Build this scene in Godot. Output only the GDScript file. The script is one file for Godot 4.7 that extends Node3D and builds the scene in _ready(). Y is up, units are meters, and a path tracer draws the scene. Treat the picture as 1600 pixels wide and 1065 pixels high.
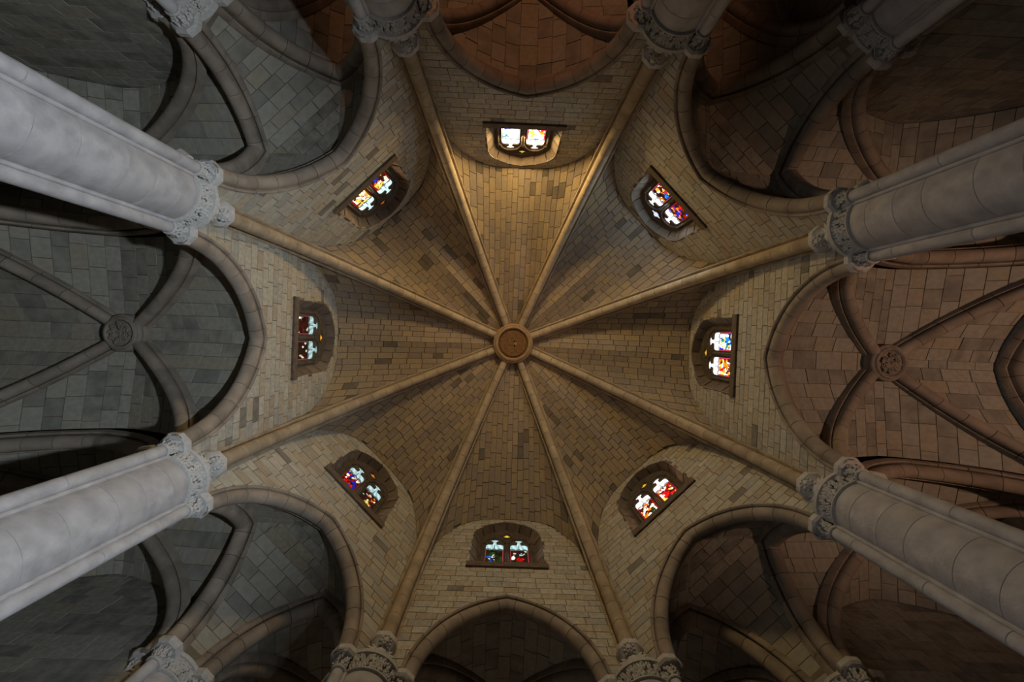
extends Node3D

# The inside of an eight sided church crossing seen straight up from its floor.
# Heights are measured from the camera's eye; the floor lies at FLOOR.
const FLOOR := -1.4
const RF := 6.116            # from the axis to each of the eight wall faces
const T8 := 0.41421356       # tan 22.5
const S8 := 0.38268343       # sin 22.5
const SPRING := 7.4          # top of the pier capitals
const AISLE := 5.95          # from the axis to the aisle walls
const RIB_R := 7.887
const RIB_C := 1.287
const RIB_Y := 9.4
const PHI_C := 0.32

var rng := RandomNumberGenerator.new()
var mats := {}
var counts := {}
var eye := Vector3(-0.232, 0.0, 0.289)
var eye_right := Vector3(0.999168, -0.0106, 0.039388)
var eye_up := Vector3(-0.039261, 0.011899, 0.999158)
var eye_fwd := Vector3(0.01106, 0.999873, -0.011473)

var SIDES := ["east", "northeast", "north", "northwest", "west", "southwest", "south", "southeast"]


func _ready() -> void:
	rng.seed = 20240611
	# ---- camera
	var cam := Camera3D.new()
	cam.name = "camera"
	cam.fov = rad_to_deg(2.0 * atan(532.5 / 620.0))
	cam.near = 0.05
	cam.far = 100.0
	cam.transform = Transform3D(Basis(eye_right, eye_up, -eye_fwd).orthonormalized(), eye)
	add_child(cam)
	# ---- sky and exposure
	var env := Environment.new()
	env.background_mode = Environment.BG_COLOR
	env.background_color = Color(0.10, 0.11, 0.12)
	env.background_energy_multiplier = 0.02
	env.tonemap_mode = Environment.TONE_MAPPER_LINEAR
	env.tonemap_exposure = 1.0
	env.sdfgi_enabled = true
	env.ssao_enabled = true
	env.ssil_enabled = true
	var we := WorldEnvironment.new()
	we.name = "environment"
	we.environment = env
	add_child(we)
	# ---- unseen floor lamps: place, aim, colour, energy, half cone, size
	make_materials()
	flood(Vector3(4.2, FLOOR, 0.3), Vector3(-6.6, 4.6, 0.4), Color(0.88, 0.94, 1.0), 98.0, 38.0, 0.32, "unseen cool white flood lamp on the crossing floor, lighting the western piers")  # out of view, placed to light the western piers and vault
	flood(Vector3(11.5, FLOOR, 0.2), Vector3(9.5, 9.8, 0.0), Color(1.0, 0.80, 0.68), 34.0, 38.0, 0.3, "unseen warm flood lamp at the far end of the east arm, lighting its vault")  # out of view, gives the east vault its warm light
	flood(Vector3(0.2, FLOOR, 10.2), Vector3(0.0, 9.6, 8.9), Color(1.0, 0.70, 0.52), 22.0, 31.0, 0.3, "unseen amber flood lamp in the north arm, lighting its vault")  # out of view, tints the north vault warm
	flood(Vector3(0.6, FLOOR, -0.6), Vector3(0.2, 14.0, -0.6), Color(1.0, 0.90, 0.79), 1.2, 38.0, 0.4, "added warm white fill lamp on the floor under the central vault")  # fill added for the central vault, no such lamp known
	flood(Vector3(0.3, FLOOR, -10.0), Vector3(0.0, 9.6, -8.6), Color(1.0, 0.88, 0.78), 4.0, 40.0, 0.3, "added dim fill lamp in the dark south arm, lifting its vault")  # fill added to lift the dim south vault
	flood(Vector3(-8.2, FLOOR, -0.3), Vector3(6.8, 3.2, -0.3), Color(0.93, 0.96, 1.0), 14.0, 30.0, 0.3, "unseen neutral white flood lamp on the west arm floor, lighting the eastern piers")  # out of view, placed to light the eastern piers
	# ---- the setting
	build_shell()
	for i in 8:
		build_wall(i)
		build_window(i)
		build_dome_web(i)
	build_bays()
	# ---- the stone furniture of the vaults
	build_arches()
	build_dome_ribs()
	build_piers()
	build_bosses()


# ======================================================================= materials

func noise_image(size: int, freq: float, octaves: int, lo: float, hi: float, sd: int) -> ImageTexture:
	var f := FastNoiseLite.new()
	f.seed = sd
	f.frequency = freq
	f.fractal_octaves = octaves
	var im := f.get_seamless_image(size, size)
	im.convert(Image.FORMAT_RGB8)
	for y in size:
		for x in size:
			var g := lo + (hi - lo) * im.get_pixel(x, y).r
			im.set_pixel(x, y, Color(g, g, g))
	return ImageTexture.create_from_image(im)


func noise_normal(size: int, freq: float, octaves: int, strength: float, sd: int) -> ImageTexture:
	var f := FastNoiseLite.new()
	f.seed = sd
	f.frequency = freq
	f.fractal_octaves = octaves
	var im := f.get_seamless_image(size, size)
	im.convert(Image.FORMAT_RGBA8)
	im.bump_map_to_normal_map(strength)
	return ImageTexture.create_from_image(im)


func stone(key: String, c: Color, tex: Texture2D, nrm: Texture2D, scale: float, rough := 0.92) -> void:
	var m := StandardMaterial3D.new()
	m.resource_name = key
	m.albedo_color = c
	m.albedo_texture = tex
	m.roughness = rough
	m.metallic_specular = 0.25
	m.normal_enabled = true
	m.normal_texture = nrm
	m.normal_scale = 0.4
	m.uv1_triplanar = true
	m.uv1_world_triplanar = true
	m.uv1_scale = Vector3.ONE * scale
	mats[key] = m


func make_materials() -> void:
	var fine := noise_image(512, 0.02, 5, 0.84, 1.0, 3)
	var blotch := noise_image(512, 0.008, 5, 0.74, 1.0, 9)
	var soft := noise_image(512, 0.012, 6, 0.80, 1.0, 21)
	var nrm := noise_normal(512, 0.05, 4, 3.0, 5)
	stone("wall_cream", Color(0.72, 0.69, 0.62), fine, nrm, 0.7)
	stone("wall_warm", Color(0.71, 0.66, 0.57), fine, nrm, 0.7)
	stone("wall_grey", Color(0.67, 0.65, 0.60), fine, nrm, 0.7)
	stone("wall_tan", Color(0.68, 0.625, 0.54), fine, nrm, 0.7)
	stone("wall_dark", Color(0.56, 0.53, 0.48), blotch, nrm, 0.7)
	stone("wall_light", Color(0.75, 0.72, 0.65), fine, nrm, 0.7)
	stone("dome_a", Color(0.58, 0.515, 0.43), fine, nrm, 0.7)
	stone("dome_b", Color(0.61, 0.535, 0.42), fine, nrm, 0.7)
	stone("dome_c", Color(0.55, 0.49, 0.42), fine, nrm, 0.7)
	stone("dome_dark", Color(0.46, 0.415, 0.35), blotch, nrm, 0.7)
	stone("nave_a", Color(0.65, 0.625, 0.565), fine, nrm, 0.6)
	stone("nave_b", Color(0.635, 0.61, 0.55), blotch, nrm, 0.6)
	stone("nave_c", Color(0.65, 0.61, 0.53), fine, nrm, 0.6)
	stone("nave_d", Color(0.60, 0.58, 0.53), blotch, nrm, 0.6)
	stone("mortar", Color(0.52, 0.48, 0.41), blotch, nrm, 0.6)
	stone("rib", Color(0.72, 0.645, 0.53), blotch, nrm, 0.5)
	stone("rib_b", Color(0.69, 0.615, 0.51), blotch, nrm, 0.5)
	stone("arch", Color(0.66, 0.60, 0.53), blotch, nrm, 0.5)
	stone("arch_b", Color(0.62, 0.565, 0.50), blotch, nrm, 0.5)
	stone("pier", Color(0.76, 0.74, 0.73), soft, nrm, 0.5)
	stone("pier_b", Color(0.745, 0.725, 0.71), soft, nrm, 0.35)
	stone("carved", Color(0.78, 0.76, 0.73), fine, nrm, 1.2)
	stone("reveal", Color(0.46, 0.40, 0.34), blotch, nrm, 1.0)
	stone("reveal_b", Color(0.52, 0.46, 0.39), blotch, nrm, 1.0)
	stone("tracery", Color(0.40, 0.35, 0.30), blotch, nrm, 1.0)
	stone("boss", Color(0.66, 0.55, 0.41), blotch, nrm, 1.0)
	stone("boss_wood", Color(0.50, 0.37, 0.24), blotch, nrm, 1.6)
	stone("hole", Color(0.06, 0.05, 0.05), fine, nrm, 1.0)
	stone("floor", Color(0.30, 0.28, 0.26), blotch, nrm, 0.4)  # unseen floor, its dark tone keeps the bounced light low
	var met := StandardMaterial3D.new()
	met.albedo_color = Color(0.1, 0.1, 0.1)
	met.roughness = 0.5
	met.metallic = 0.6
	mats["metal"] = met


# ======================================================================= mesh helpers

class MB:
	var v := PackedVector3Array()
	var n := PackedVector3Array()
	var uv := PackedVector2Array()
	var ix := PackedInt32Array()

	func tri(a: Vector3, b: Vector3, c: Vector3, na: Vector3, nb: Vector3, nc: Vector3, ua := Vector2.ZERO, ub := Vector2.ZERO, uc := Vector2.ZERO) -> void:
		var k := v.size()
		v.append(a); v.append(b); v.append(c)
		n.append(na); n.append(nb); n.append(nc)
		uv.append(ua); uv.append(ub); uv.append(uc)
		ix.append(k)
		if (b - a).cross(c - a).dot(na + nb + nc) > 0.0:
			ix.append(k + 2); ix.append(k + 1)
		else:
			ix.append(k + 1); ix.append(k + 2)

	func quad(a: Vector3, b: Vector3, c: Vector3, d: Vector3, hint: Vector3) -> void:
		var m := (c - a).cross(d - b)
		if m.length_squared() < 1e-14:
			return
		m = m.normalized()
		if m.dot(hint) < 0.0:
			m = -m
		tri(a, b, c, m, m, m)
		tri(a, c, d, m, m, m)

	# a smooth surface through rows of points; hint: the side it faces, or zero for outwards from its middle
	func grid(rows: Array, wrap: bool, hint := Vector3.ZERO) -> void:
		var R := rows.size()
		var K: int = rows[0].size()
		var mid := Vector3.ZERO
		for r in rows:
			for p in r:
				mid += p
		mid /= float(R * K)
		var nn := []
		var s := 0.0
		for i in R:
			var line := PackedVector3Array()
			for j in K:
				var du: Vector3 = rows[mini(i + 1, R - 1)][j] - rows[maxi(i - 1, 0)][j]
				var j1 := (j + 1) % K if wrap else mini(j + 1, K - 1)
				var j0 := (j - 1 + K) % K if wrap else maxi(j - 1, 0)
				var dv: Vector3 = rows[i][j1] - rows[i][j0]
				var c := du.cross(dv)
				s += c.dot(hint if hint != Vector3.ZERO else rows[i][j] - mid)
				line.append(c.normalized() if c.length_squared() > 1e-16 else Vector3.ZERO)
			nn.append(line)
		var sg := 1.0 if s > 0.0 else -1.0
		for i in R - 1:
			for j in (K if wrap else K - 1):
				var j1 := (j + 1) % K
				var a: Vector3 = rows[i][j]
				var b: Vector3 = rows[i][j1]
				var c: Vector3 = rows[i + 1][j1]
				var d: Vector3 = rows[i + 1][j]
				var f := (c - a).cross(d - b).normalized()
				var q := [nn[i][j] * sg, nn[i][j1] * sg, nn[i + 1][j1] * sg, nn[i + 1][j] * sg]
				if f.dot(q[0] + q[1] + q[2] + q[3]) < 0.0:
					f = -f
				for k in 4:
					if q[k] == Vector3.ZERO:
						q[k] = f
				tri(a, b, c, q[0], q[1], q[2])
				tri(a, c, d, q[0], q[2], q[3])

	# profile points (across, along) carried along frames [origin, N, D]; closed profiles face outwards
	func sweep(frames: Array, prof: PackedVector2Array, closed: bool, caps: bool, side := 1.0) -> void:
		var K := prof.size()
		var S := K if closed else K - 1
		var area := 0.0
		for i in K:
			area += prof[i].cross(prof[(i + 1) % K])
		var sg := side
		if closed:
			sg = 1.0 if area > 0.0 else -1.0
		var sn := PackedVector2Array()
		for i in S:
			var e := (prof[(i + 1) % K] - prof[i]).normalized()
			sn.append(Vector2(e.y, -e.x) * sg)
		for i in S:
			var n0 := sn[i]
			var n1 := sn[i]
			if closed or i > 0:
				var p := sn[(i - 1 + S) % S]
				if p.dot(n0) > 0.72:
					n0 = (n0 + p).normalized()
			if closed or i < S - 1:
				var q := sn[(i + 1) % S]
				if q.dot(n1) > 0.72:
					n1 = (n1 + q).normalized()
			var pa := prof[i]
			var pb := prof[(i + 1) % K]
			for f in frames.size() - 1:
				var A: Array = frames[f]
				var B: Array = frames[f + 1]
				var a: Vector3 = A[0] + A[1] * pa.x + A[2] * pa.y
				var b: Vector3 = A[0] + A[1] * pb.x + A[2] * pb.y
				var c: Vector3 = B[0] + B[1] * pb.x + B[2] * pb.y
				var d: Vector3 = B[0] + B[1] * pa.x + B[2] * pa.y
				var na: Vector3 = A[1] * n0.x + A[2] * n0.y
				var nb: Vector3 = A[1] * n1.x + A[2] * n1.y
				var nc: Vector3 = B[1] * n1.x + B[2] * n1.y
				var nd: Vector3 = B[1] * n0.x + B[2] * n0.y
				tri(a, b, c, na, nb, nc)
				tri(a, c, d, na, nc, nd)
		if caps and closed:
			var t := Geometry2D.triangulate_polygon(prof)
			for e in [0, frames.size() - 1]:
				var A: Array = frames[e]
				var other: Array = frames[1 if e == 0 else frames.size() - 2]
				var h: Vector3 = (A[0] - other[0]).normalized()
				for k in range(0, t.size(), 3):
					var p := []
					for m in 3:
						p.append(A[0] + A[1] * prof[t[k + m]].x + A[2] * prof[t[k + m]].y)
					tri(p[0], p[1], p[2], h, h, h)

	func lathe(center: Vector3, prof: PackedVector2Array, segs: int, side := 1.0, a0 := 0.0, a1 := TAU) -> void:
		var fr := []
		for i in segs + 1:
			var a := a0 + (a1 - a0) * i / segs
			fr.append([center, Vector3(cos(a), 0, sin(a)), Vector3.UP])
		sweep(fr, prof, false, false, side)

	# flat polygon prism: map turns (x, y, depth) to a point
	func prism(poly: PackedVector2Array, map: Callable, d0: float, d1: float, hint: Vector3, sides := true, back := false) -> void:
		var t := Geometry2D.triangulate_polygon(poly)
		for k in range(0, t.size(), 3):
			var p := []
			var q := []
			for m in 3:
				p.append(map.call(poly[t[k + m]].x, poly[t[k + m]].y, d0))
				q.append(map.call(poly[t[k + m]].x, poly[t[k + m]].y, d1))
			tri(p[0], p[1], p[2], hint, hint, hint)
			if back:
				tri(q[0], q[1], q[2], -hint, -hint, -hint)
		if not sides:
			return
		var area := 0.0
		for i in poly.size():
			area += poly[i].cross(poly[(i + 1) % poly.size()])
		for i in poly.size():
			var a := poly[i]
			var b := poly[(i + 1) % poly.size()]
			var e := (b - a).normalized()
			var o := Vector2(e.y, -e.x) * (1.0 if area > 0.0 else -1.0)
			var o3: Vector3 = map.call(a.x + o.x, a.y + o.y, d0) - map.call(a.x, a.y, d0)
			quad(map.call(a.x, a.y, d0), map.call(b.x, b.y, d0), map.call(b.x, b.y, d1), map.call(a.x, a.y, d1), o3)

	func mesh(origin := Vector3.ZERO) -> ArrayMesh:
		var arr := []
		arr.resize(Mesh.ARRAY_MAX)
		var w := v
		if origin != Vector3.ZERO:
			w = PackedVector3Array()
			w.resize(v.size())
			for i in v.size():
				w[i] = v[i] - origin
		arr[Mesh.ARRAY_VERTEX] = w
		arr[Mesh.ARRAY_NORMAL] = n
		arr[Mesh.ARRAY_TEX_UV] = uv
		arr[Mesh.ARRAY_INDEX] = ix
		var m := ArrayMesh.new()
		m.add_surface_from_arrays(Mesh.PRIMITIVE_TRIANGLES, arr)
		return m


func numbered(parent: Node, called: String) -> String:
	var key := str(parent.get_instance_id()) + called
	var k: int = counts.get(key, 0)
	counts[key] = k + 1
	return called if k == 0 else "%s_%03d" % [called, k]


func place(parent: Node) -> Vector3:
	var p := Vector3.ZERO
	while parent is Node3D and parent != self:
		p += parent.position
		parent = parent.get_parent()
	return p


# commits the shape (given in the world's axes) as one named mesh; origin: where its own origin lies
func put(parent: Node, called: String, mb: MB, mat: String, origin = null) -> MeshInstance3D:
	var at: Vector3 = place(parent)
	var o: Vector3 = at if origin == null else origin
	var mi := MeshInstance3D.new()
	mi.name = numbered(parent, called)
	mi.mesh = mb.mesh(o)
	mi.material_override = mats[mat]
	mi.position = o - at
	parent.add_child(mi, true)
	return mi


func thing(called: String, label: String, category: String, at := Vector3.ZERO, group := "", kind := "") -> Node3D:
	var o := Node3D.new()
	o.name = numbered(self, called)
	o.position = at
	o.set_meta("label", label)
	if category:
		o.set_meta("category", category)
	if group:
		o.set_meta("group", group)
	if kind:
		o.set_meta("kind", kind)
	add_child(o, true)
	return o


func in_view(p: Vector3, margin := 90.0) -> bool:
	var d := p - eye
	var f := d.dot(eye_fwd)
	if f < 0.5:
		return false
	var x := 800.0 + 620.0 * d.dot(eye_right) / f
	var y := 532.5 - 620.0 * d.dot(eye_up) / f
	return x > -margin and x < 1600.0 + margin and y > -margin and y < 1065.0 + margin


func pick(tones: Array) -> String:
	var total := 0.0
	for t in tones:
		total += t[1]
	var r := rng.randf() * total
	for t in tones:
		r -= t[1]
		if r <= 0.0:
			return t[0]
	return tones[0][0]


const JOINT := 0.009

# lays courses of stones in the (u, v) plane inside polys and outside holes; map(u, v) gives the point
func lay(parent: Node3D, polys: Array, holes: Array, vs: PackedFloat32Array, u0: float, u1: float, ulen: Callable, map: Callable, hint: Callable, tones: Array, swap := false, least := 0.010) -> void:
	for k in vs.size() - 1:
		var u := u0 - rng.randf() * 0.5
		while u < u1:
			var L: float = ulen.call(u, (vs[k] + vs[k + 1]) * 0.5) * rng.randf_range(0.75, 1.25)
			var rect := PackedVector2Array([Vector2(u, vs[k]), Vector2(u + L, vs[k]), Vector2(u + L, vs[k + 1]), Vector2(u, vs[k + 1])])
			u += L
			if swap:
				for i in 4:
					rect[i] = Vector2(rect[i].y, rect[i].x)
			var pieces := []
			for p in polys:
				pieces.append_array(Geometry2D.intersect_polygons(rect, p))
			for h in holes:
				var left := []
				for p in pieces:
					left.append_array(Geometry2D.clip_polygons(p, h))
				pieces = left
			for p in pieces:
				for q in Geometry2D.offset_polygon(p, -JOINT * 0.5, Geometry2D.JOIN_MITER):
					one_stone(parent, q, map, hint, tones, least)


func one_stone(parent: Node3D, q: PackedVector2Array, map: Callable, hint: Callable, tones: Array, least: float) -> void:
	if q.size() < 3:
		return
	var area := 0.0
	var c := Vector2.ZERO
	for i in q.size():
		area += q[i].cross(q[(i + 1) % q.size()])
		c += q[i]
	c /= float(q.size())
	if absf(area) * 0.5 < least:
		return
	var mid: Vector3 = map.call(c.x, c.y)
	if not in_view(mid):
		return
	var h: Vector3 = hint.call(mid)
	var nrm: Vector3 = (map.call(c.x + 0.01, c.y) - mid).cross(map.call(c.x, c.y + 0.01) - mid).normalized()
	if nrm.dot(h) < 0.0:
		nrm = -nrm
	var proud := rng.randf_range(0.006, 0.014)
	var tilt := Vector2(rng.randf_range(-0.008, 0.008), rng.randf_range(-0.008, 0.008))
	var mb := MB.new()
	var t := Geometry2D.triangulate_polygon(q)
	if t.is_empty():
		return
	var top := PackedVector3Array()
	var low := PackedVector3Array()
	for p in q:
		var b: Vector3 = map.call(p.x, p.y)
		var s: Vector2 = p + (c - p).limit_length(0.006)
		top.append(map.call(s.x, s.y) + nrm * (proud + tilt.dot(p - c)))
		low.append(b - nrm * 0.02)
	for k in range(0, t.size(), 3):
		mb.tri(top[t[k]], top[t[k + 1]], top[t[k + 2]], nrm, nrm, nrm)
	for i in q.size():
		var j := (i + 1) % q.size()
		mb.quad(low[i], low[j], top[j], top[i], (low[i] + low[j]) * 0.5 - mid)
	put(parent, "stone", mb, pick(tones), mid)


# carries a moulded profile (n outwards, d sideways) along a path as separate stones
func voussoirs(parent: Node3D, called: String, path: PackedVector3Array, D: Vector3, prof: PackedVector2Array, count: int, tones: Array, gap := 0.010, rings := 4, up_at_end := false) -> void:
	var cum := PackedFloat32Array([0.0])
	for i in range(1, path.size()):
		cum.append(cum[i - 1] + path[i].distance_to(path[i - 1]))
	var total := cum[cum.size() - 1]
	var at := func(s: float) -> Vector3:
		s = clampf(s, 0.0, total)
		var k := clampi(cum.bsearch(s) - 1, 0, path.size() - 2)
		return path[k].lerp(path[k + 1], (s - cum[k]) / maxf(cum[k + 1] - cum[k], 1e-6))
	var sref := total if up_at_end else total * 0.5
	var tref: Vector3 = (at.call(sref) - at.call(sref - 0.05)).normalized() if up_at_end else (at.call(sref + 0.05) - at.call(sref - 0.05)).normalized()
	var sg := 1.0 if D.cross(tref).y > 0.0 else -1.0
	var frame := func(s: float, grow: float) -> Array:
		var a: Vector3 = at.call(s - 0.03)
		var b: Vector3 = at.call(s + 0.03)
		var t := (b - a).normalized()
		return [at.call(s), D.cross(t) * sg * grow, D * grow]
	for i in count:
		var s0 := total * i / count + gap * 0.5
		var s1 := total * (i + 1) / count - gap * 0.5
		var mid: Vector3 = at.call((s0 + s1) * 0.5)
		if not in_view(mid, 260.0):
			continue
		var fr := []
		fr.append(frame.call(s0, 0.985))
		for r in rings + 1:
			fr.append(frame.call(lerpf(s0 + 0.006, s1 - 0.006, float(r) / rings), 1.0))
		fr.append(frame.call(s1, 0.985))
		var mb := MB.new()
		mb.sweep(fr, prof, true, true)
		put(parent, called, mb, pick(tones), mid)


func phi(t: float, c := PHI_C) -> float:
	var R := 1.0 + c
	return sqrt(maxf(R * R - pow(minf(absf(t), 1.0) + c, 2.0), 0.0)) / sqrt(R * R - c * c)


# a pointed arch in an upright plane: from one springing over the point to the other
func arch_path(mid: Vector3, along: Vector3, a: float, y0: float, rise: float, c := PHI_C) -> PackedVector3Array:
	var out := PackedVector3Array()
	var R := 1.0 + c
	var top := acos(c / R)
	var N := 24
	for i in N + 1:
		var x := R * cos(top * i / N) - c
		out.append(Vector3(mid.x, y0 + rise * phi(x, c), mid.z) - along * a * x)
	for i in range(N - 1, -1, -1):
		var x := R * cos(top * i / N) - c
		out.append(Vector3(mid.x, y0 + rise * phi(x, c), mid.z) + along * a * x)
	return out


func roll(n: float, d: float, r: float, a0: float, a1: float, k: int) -> PackedVector2Array:
	var out := PackedVector2Array()
	for i in k + 1:
		var a := deg_to_rad(a0 + (a1 - a0) * i / k)
		out.append(Vector2(n + r * cos(a), d + r * sin(a)))
	return out


# rib: roll between two small fillets, hanging below n = 0
func rib_profile(w: float, r: float, drop: float) -> PackedVector2Array:
	var p := PackedVector2Array([Vector2(0.06, -w), Vector2(-0.06, -w), Vector2(-0.10, -w + 0.015), Vector2(-0.10, -w + 0.05), Vector2(-0.03, -r * 0.8)])
	p.append_array(roll(-drop + r, 0.0, r, 300.0, 60.0, 10))
	p.append_array(PackedVector2Array([Vector2(-0.03, r * 0.8), Vector2(-0.10, w - 0.05), Vector2(-0.10, w - 0.015), Vector2(-0.06, w), Vector2(0.06, w)]))
	return p


# ======================================================================= shell

func nrm_of(i: int) -> Vector3:
	return Vector3(cos(i * PI / 4.0), 0, sin(i * PI / 4.0))


func tan_of(i: int) -> Vector3:
	return Vector3(-sin(i * PI / 4.0), 0, cos(i * PI / 4.0))


func box(mb: MB, lo: Vector3, hi: Vector3) -> void:
	var p := []
	for k in 8:
		p.append(Vector3(hi.x if k & 1 else lo.x, hi.y if k & 2 else lo.y, hi.z if k & 4 else lo.z))
	mb.quad(p[0], p[2], p[6], p[4], Vector3.LEFT)
	mb.quad(p[1], p[3], p[7], p[5], Vector3.RIGHT)
	mb.quad(p[0], p[1], p[5], p[4], Vector3.DOWN)
	mb.quad(p[2], p[3], p[7], p[6], Vector3.UP)
	mb.quad(p[0], p[1], p[3], p[2], Vector3.FORWARD)
	mb.quad(p[4], p[5], p[7], p[6], Vector3.BACK)


func structure(called: String, label: String, mb: MB, mat: String, origin: Vector3) -> MeshInstance3D:
	var o := put(self, called, mb, mat, origin)
	o.set_meta("label", label)
	o.set_meta("kind", "structure")
	return o


func build_shell() -> void:
	var mb := MB.new()
	box(mb, Vector3(-13.2, FLOOR - 0.2, -13.2), Vector3(13.2, FLOOR, 13.2))
	structure("floor", "unseen dark church floor under the crossing and its four arms", mb, "floor", Vector3(0, FLOOR, 0))
	# aisle walls: each corner of the cross has one along x and one along z
	for sx in [-1, 1]:
		for sz in [-1, 1]:
			for turn in [0, 1]:
				aisle_wall(sx, sz, turn)
	# the ends of the four arms
	var ends := ["east", "north", "west", "south"]
	for k in 4:
		var n := nrm_of(k * 2)
		var t := tan_of(k * 2)
		var e := MB.new()
		var a := n * 12.9 - t * 6.6
		var b := n * 13.3 + t * 6.6
		box(e, Vector3(minf(a.x, b.x), FLOOR, minf(a.z, b.z)), Vector3(maxf(a.x, b.x), 11.0, maxf(a.z, b.z)))
		structure("wall_end_" + ends[k], "plain stone wall closing the %s arm of the church" % ends[k], e, "nave_b", n * 13.1 + Vector3(0, FLOOR, 0))


func aisle_wall(sx: int, sz: int, turn: int) -> void:
	# turn 0: the wall runs along x at z = sz * AISLE; turn 1: along z at x = sx * AISLE
	var names := {[1, 1]: "northeast", [-1, 1]: "northwest", [-1, -1]: "southwest", [1, -1]: "southeast"}
	var corner: String = names[[sx, sz]]
	var L0 := 6.3
	var L1 := 12.9
	var mid := 9.35
	var pt := func(u: float, v: float, d := 0.0) -> Vector3:
		return Vector3(sx * u, v, sz * (AISLE + d)) if turn == 0 else Vector3(sx * (AISLE + d), v, sz * u)
	var hint3 := Vector3(0, 0, -sz) if turn == 0 else Vector3(-sx, 0, 0)
	var where := "beside the east and west arms" if turn == 0 else "beside the north and south arms"
	var lab := "coursed ashlar aisle wall under a pointed vault edge, %s corner, running %s" % [corner, "away east or west" if turn == 0 else "away north or south"]
	var o := thing("wall_aisle_%s" % corner, lab, "", pt.call(L0, FLOOR), "", "structure")
	var mb := MB.new()
	var poly := PackedVector2Array([Vector2(L0, FLOOR), Vector2(L1, FLOOR), Vector2(L1, 10.3), Vector2(L0, 10.3)])
	mb.prism(poly, pt, 0.0, 0.4, hint3, true, true)
	put(o, "mortar_bed", mb, "mortar")
	var dom := PackedVector2Array([Vector2(L0, 5.0)])
	dom.append(Vector2(L1, 5.0))
	for i in 21:
		var u := L1 - (L1 - L0) * i / 20.0
		dom.append(Vector2(u, maxf(7.5 + 2.6 * phi((u - mid) / 3.1), 7.5)))
	var vs := PackedFloat32Array()
	var y := 5.2
	while y < 10.3:
		vs.append(y)
		y += rng.randf_range(0.26, 0.34)
	var m2 := func(u: float, v: float) -> Vector3: return pt.call(u, v, 0.0)
	lay(o, [dom], [], vs, L0, L1, func(_u, _v): return 0.62, m2, func(_p): return hint3, [["nave_a", 0.4], ["nave_b", 0.35], ["nave_c", 0.1], ["nave_d", 0.15]])


# the curve in which wall and vault web meet
func lunette(s: float) -> float:
	return minf(13.75 - 2.75 * pow(absf(s) / 2.5, 3.5), rib_height(minf(absf(s) / S8, 6.55)) - 0.03)


func rib_height(rho: float) -> float:
	return RIB_Y + sqrt(maxf(RIB_R * RIB_R - (rho + RIB_C) * (rho + RIB_C), 0.0))


func window_outline(w: float, y0: float, ys: float, rise: float) -> PackedVector2Array:
	var p := PackedVector2Array([Vector2(-w, y0), Vector2(-w, ys)])
	for i in range(1, 16):
		var a := PI * i / 16.0
		var x := -cos(a)
		p.append(Vector2(w * x, ys + rise * pow(phi(x), 0.92)))
	p.append(Vector2(w, ys))
	p.append(Vector2(w, y0))
	return p


var WALL_TONES := [["wall_cream", 0.46], ["wall_warm", 0.2], ["wall_grey", 0.16], ["wall_tan", 0.08], ["wall_light", 0.07], ["wall_dark", 0.025]]
var WINDOW_LOOKS := ["blue and orange", "red cloaked", "brilliant white", "amber", "dark crimson", "blue and scarlet", "blue robed", "orange and red"]


func build_wall(i: int) -> void:
	var n := nrm_of(i)
	var t := tan_of(i)
	var label := "pale ashlar drum wall holding the %s stained glass window above its pointed arch" % WINDOW_LOOKS[i]
	var o := thing("wall_" + SIDES[i], label, "", n * RF + Vector3(0, SPRING, 0), "", "structure")
	var pt := func(x: float, y: float, d := 0.0) -> Vector3:
		return n * (RF + d) + t * x + Vector3(0, y, 0)
	# the face: from the capitals up to the lunette, without arch and window
	var face := PackedVector2Array([Vector2(-2.62, 7.3)])
	for k in 25:
		var s := -2.62 + 5.24 * k / 24.0
		face.append(Vector2(s, lunette(clampf(s, -2.5, 2.5)) + 0.06))
	face.append(Vector2(2.62, 7.3))
	var hole := PackedVector2Array([Vector2(-1.99, 7.0)])
	for p in arch_path(Vector3.ZERO, Vector3.RIGHT, 1.99, 7.3, 2.38):
		hole.append(Vector2(p.x, p.y))
	hole.append(Vector2(1.99, 7.0))
	var win := window_outline(1.07, 10.9, 12.55, 1.03)
	var mb := MB.new()
	for half in [-1.0, 1.0]:
		var strip := PackedVector2Array([Vector2(0, 6.5), Vector2(half * 3.0, 6.5), Vector2(half * 3.0, 15.0), Vector2(0, 15.0)])
		for p in Geometry2D.intersect_polygons(face, strip):
			for q in Geometry2D.clip_polygons(p, hole):
				for r in Geometry2D.clip_polygons(q, win):
					mb.prism(r, pt, 0.0, 0.42, -n, true, true)
	put(o, "mortar_bed", mb, "mortar")
	var vs := PackedFloat32Array()
	var y := 7.3
	while y < 14.0:
		vs.append(y)
		y += rng.randf_range(0.19, 0.235)
	lay(o, [face], [hole, win], vs, -2.6, 2.6, func(_u, _v): return 0.47, func(u, v): return pt.call(u, v, 0.0), func(_p): return -n, WALL_TONES)


# ======================================================================= central vault

func web_height(d: float, s: float) -> float:
	var a := absf(s)
	var inner := a / T8
	var tau := clampf((RF - d) / maxf(RF - inner, 0.02), 0.0, 1.0)
	var g := tau * (1.0 + 0.5 * (1.0 - tau))
	var L := lunette(s)
	return L + (rib_height(a / S8) - L) * g


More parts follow.
